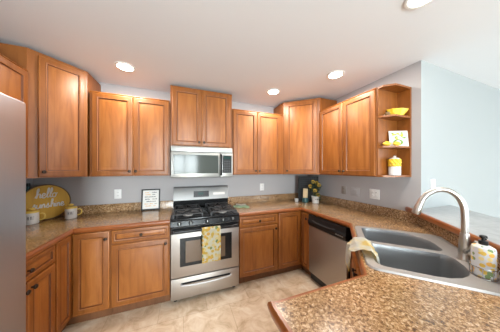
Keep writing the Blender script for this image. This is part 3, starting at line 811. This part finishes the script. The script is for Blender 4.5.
t = thing('dark_bottle', 'dark teal bottle behind the round sign beside the refrigerator', 'bottle', (-1.49, 2.485, Cz1))
obj('body', lathe(bmesh.new(), [(.026, 0), (.028, .004), (.028, .26), (.026, .29), (.013, .33), (.011, .36)], 20), 'teal', t)
obj('cap', lathe(bmesh.new(), [(.013, .36), (.014, .362), (.014, .39), (.012, .393)], 16), 'plastic_black', t)

# framed print
t = thing('framed_print', 'black framed print leaning on the backsplash left of the range', 'picture frame', (-.405, Yb - .068, Cz1 + .002), 0, rot=(R(-9), 0, 0))
bm = bmesh.new(); fw_, fh_ = .218, .272
for a in ((-fw_ / 2, -fw_ / 2 + .016, 0, fh_), (fw_ / 2 - .016, fw_ / 2, 0, fh_), (-fw_ / 2 + .016, fw_ / 2 - .016, 0, .016), (-fw_ / 2 + .016, fw_ / 2 - .016, fh_ - .016, fh_)):
    box(bm, a[0], a[1], -.004, .012, a[2], a[3], .002, 1)
obj('frame', bm, 'plastic_black', t)
bm = B(-fw_ / 2 + .014, fw_ / 2 - .014, .001, .008, .014, fh_ - .014)
for z, segs in ((.222, [(-.07, -.02, 1), (.01, .07, 0)]), (.195, [(-.06, .0, 1), (.015, .05, 0)]), (.165, [(-.07, .06, 0)]), (.135, [(-.065, -.01, 0), (.02, .075, 0)]), (.105, [(-.05, .06, 0)]), (.075, [(-.07, -.03, 1), (-.01, .03, 1), (.045, .07, 0)]), (.048, [(-.06, .01, 1), (.03, .06, 1)])):
    for x0, x1, k in segs:
        x = x0
        while x < x1 - .004:
            w_ = rnd.uniform(.005, .010); h_ = rnd.uniform(.006, .013)
            box(bm, x, min(x + w_, x1), -.0002, .0012, z, z + h_, mi=1 if k else 2); x += w_ + .003
obj('print', bm, ['paper', 'ink_orange', 'ink'], t)

# small cloth right of the range
def small_cloth(u, v):
    x = .650 + .20 * u + .03 * v; y = 2.34 + .150 * v - .10 * u + .0 * u
    z = Cz1 + .006 + .016 * (math.sin(u * PI) ** .6) * (math.sin(v * PI) ** .6) + .004 * math.sin(u * 13 + v * 5)
    return (x, y, z)
t = thing('folded_cloth', 'small folded pale green and white cloth right of the range', 'cloth', (0, 0, 0))
obj('cloth', sheet(bmesh.new(), small_cloth, 18, 12, .005), 'green_pale', t)
bm = bmesh.new()
sheet(bm, lambda u, v: (.690 + .13 * u + .02 * v, 2.355 + .10 * v - .065 * u, Cz1 + .030 + .004 * math.sin(u * 9) + .004 * math.sin(PI * u) * math.sin(PI * v)), 10, 8, .004)
obj('folded_top', bm, 'white_cloth', t)

# ------------------------------------------------------------------ right corner group
t = thing('wire_board', 'black wire grid board leaning in the right counter corner', 'board', (1.945, 2.380, Cz1 + .008), 0, rot=(R(-8), 0, R(-38)))
bm = bmesh.new(); w_, h_ = .31, .405
tube(bm, [(-w_ / 2, 0, 0), (w_ / 2, 0, 0), (w_ / 2, 0, h_), (-w_ / 2, 0, h_)], .008, 8, closed=True)
obj('frame', bm, 'wire', t)
obj('back_sheet', B(-w_ / 2 + .004, w_ / 2 - .004, .002, .007, .004, h_ - .004), 'plastic_black', t)
bm = bmesh.new()
for k in range(1, 9): x = -w_ / 2 + w_ * k / 9; tube(bm, [(x, 0, 0), (x, 0, h_)], .0022, 5)
for k in range(1, 12): z = h_ * k / 12; tube(bm, [(-w_ / 2, -.002, z), (w_ / 2, -.002, z)], .0022, 5)
obj('wire_grid', bm, 'iron', t)
t = thing('utensil_crock', 'small dark teal crock in front of the black wire board', 'crock', (1.838, 2.325, Cz1))
bm = bmesh.new(); lathe(bm, [(.040, 0), (.048, .006), (.052, .04), (.047, .075), (.045, .078), (.040, .074), (.044, .04), (.036, .012)], 24)
obj('pot', bm, 'teal', t)
bm = B(-.037, .037, -.006, .006, .0, .205, .005, 2)
tag(obj('wooden_paddle', bm, 'tan', None, (1.838, 2.325, Cz1 + .016), (R(-5), R(3), R(-30))), 'pale wooden paddle standing in the dark teal crock', 'paddle')
tag(obj('small_cup', lathe(bmesh.new(), [(.024, 0), (.027, .004), (.032, .05), (.030, .05), (.026, .008)], 20), 'white', None, (1.745, 2.425, Cz1)), 'small white cup in front of the black wire board', 'cup')
t = thing('flower_pot', 'white pot of yellow flowers in the right counter corner', 'potted flowers', (1.960, 2.225, Cz1))
obj('pot', lathe(bmesh.new(), [(.046, 0), (.050, .004), (.060, .09), (.064, .095), (.064, .108), (.058, .108), (.056, .09), (.05, .07)], 28), 'white', t)
bm = bmesh.new()
heads = [(-.075, .03, .265), (.040, -.035, .285), (-.02, .03, .335), (.060, .04, .315), (-.035, -.03, .20), (.01, -.05, .135)]
for hx, hy, hz in heads: tube(bm, smooth_path([(hx * .2, hy * .2, .08), (hx * .5, hy * .5, hz * .6), (hx, hy, hz)], 4), .003, 5)
obj('stem', bm, 'green', t)
bm = bmesh.new()
for k in range(170):
    hx, hy, hz = rnd.choice(heads); a = rnd.uniform(0, 2 * PI); rr = rnd.uniform(.015, .05); L_ = rnd.uniform(.03, .055)
    c = Vector((hx * .9 + rr * math.cos(a), hy * .9 + rr * math.sin(a), hz - rnd.uniform(-.01, .09)))
    d = Vector((math.cos(a), math.sin(a), rnd.uniform(-.5, .6))).normalized() * L_; s = d.cross(Vector((0, 0, 1))).normalized() * L_ * .28
    u_ = Vector((0, 0, .0015))
    A_ = [bm.verts.new(c + q) for q in (-d * .5, s, d * .5, -s)]; B_ = [bm.verts.new(c + q + u_ + Vector((0, 0, -.004 if i in (0, 2) else .004))) for i, q in enumerate((-d * .5, s, d * .5, -s))]
    bm.faces.new(A_); bm.faces.new(B_[::-1])
    for i in range(4): bm.faces.new((A_[i], A_[(i + 1) % 4], B_[(i + 1) % 4], B_[i]))
obj('foliage', bm, 'green', t)
fd = Vector((-.45, -.8, .35)).normalized()
for hx, hy, hz in heads:
    bm = bmesh.new(); c = Vector((hx, hy, hz)); ex_ = fd.orthogonal().normalized(); ey = fd.cross(ex_)
    for k in range(11):
        a = 2 * PI * k / 11; d = ex_ * math.cos(a) + ey * math.sin(a); s = fd.cross(d)
        p = [c + d * .008, c + d * .022 + s * .008, c + d * .036 - fd * .005, c + d * .022 - s * .008]
        A_ = [bm.verts.new(q) for q in p]; B_ = [bm.verts.new(q - fd * .002) for q in p]
        bm.faces.new(A_); bm.faces.new(B_[::-1])
        for i in range(4): bm.faces.new((A_[i], A_[(i + 1) % 4], B_[(i + 1) % 4], B_[i]))
    fl = obj('flower', bm, 'petal', t)
    obj('flower_centre', ellipsoid(bmesh.new(), c + fd * .002, .010, .010, .007), 'dark_wood', fl)

# ------------------------------------------------------------------ things on the open shelves
z1, z2, z3 = UB + .018, 1.664 + .018, 1.968 + .018
bm = bmesh.new(); prof = []
seg = 40; rows = []
for r_, z in ((.42, 0), (.48, .003), (.62, .025), (.86, .055), (1.0, .074), (.96, .074), (.80, .052), (.55, .022), (.2, .012)):
    row = []
    for k in range(seg):
        a = 2 * PI * k / seg; f = 1 + .05 * math.cos(8 * a) * (r_ > .6)
        row.append(bm.verts.new((  .108 * r_ * f * math.cos(a), .052 * r_ * f * math.sin(a), z)))
    rows.append(row)
for a, b in zip(rows, rows[1:]):
    for k in range(seg): bm.faces.new((a[k], a[(k + 1) % seg], b[(k + 1) % seg], b[k]))
bm.faces.new(rows[0]); bm.faces.new(rows[-1])
tag(obj('yellow_bowl', bm, 'yellow', None, (2.045, 1.134, z3), (0, 0, R(-22))), 'yellow scalloped bowl on the upper open shelf', 'bowl')
tag(obj('dark_candle', lathe(bmesh.new(), [(.014, 0), (.019, .004), (.021, .02), (.018, .034), (.010, .038)], 18), 'dark_wood', None, (1.905, 1.142, z3)), 'small dark round candle beside the yellow bowl', 'candle')
t = thing('lemon_picture', 'white picture board of lemons and leaves on the middle open shelf', 'picture', (2.056, 1.122, z2), 0, rot=(R(-7), 0, R(-28)))
bm = B(-.088, .088, 0, .008, 0, .165, .001, 1)
for x, z, r_ in ((-.045, .125, .011), (.03, .118, .012), (-.005, .135, .010), (-.02, .085, .010)): lathe(bm, [(r_, 0), (r_, .0012)], 16, (x, -.0008, z), axis='y', mi=1, sx=1.2)
for k in range(26):
    x, z = rnd.uniform(-.06, .065), rnd.uniform(.085, .15); lathe(bm, [(.010, 0), (.010, .0008)], 8, (x, -.0004, z), axis='y', sx=1.2, sy=.5, mi=2)
for k in range(22):
    a = 2 * PI * k / 22; lathe(bm, [(.010, 0), (.010, .0008)], 8, (-.008 + .036 * math.cos(a), -.0004, .045 + .026 * math.sin(a)), axis='y', sx=1.2, sy=.6, mi=2)
obj('board', bm, ['paper', 'yellow', 'green_light'], t)
def lemon(x, y, label, rz):
    tag(obj('lemon', ellipsoid(bmesh.new(), (0, 0, .024), .024, .024, .034, tip=.35, rot=(R(90), 0, rz)), 'yellow', None, (x, y, z2)), label, 'lemon')
lemon(1.895, 1.142, 'yellow lemon at the left end of the middle open shelf', R(75))
lemon(1.99, 1.110, 'yellow lemon lying in front of the lemon picture', R(80))
t = thing('lemon_jar', 'white lidded jar with a band of lemons on the lowest open shelf', 'jar', (2.005, 1.137, z1))
bm = bmesh.new(); rows = []; seg = 64
for r_, z, fl_ in ((.045, 0, 0), (.049, .004, 1), (.049, .085, 1), (.046, .092, 0), (.045, .150, 0), (.040, .156, 0)):
    rows.append([bm.verts.new(((r_ + fl_ * .0018 * math.cos(k * PI / 2)) * math.cos(2 * PI * k / seg), (r_ + fl_ * .0018 * math.cos(k * PI / 2)) * math.sin(2 * PI * k / seg), z)) for k in range(seg)])
for a, b in zip(rows, rows[1:]):
    for k in range(seg): bm.faces.new((a[k], a[(k + 1) % seg], b[(k + 1) % seg], b[k]))
bm.faces.new(rows[0]); bm.faces.new(rows[-1])
jb = obj('body', bm, 'white', t)
for k in range(9):
    for q, z in ((0, .100), (.35, .128), (0, .150)):
        a = 2 * PI * k / 9 + q; obj('moulded_lemon', ellipsoid(bmesh.new(), (.041 * math.cos(a), .041 * math.sin(a), z), .015, .015, .020, seg=10, tip=.3, rot=(R(60), 0, a)), 'yellow', jb)
ld = obj('lid', lathe(bmesh.new(), [(.043, .154), (.047, .157), (.047, .163), (.036, .174), (.015, .180)], 28), 'white', t)
obj('lid_knob', ellipsoid(bmesh.new(), (0, 0, .188), .012, .012, .010), 'white', ld)
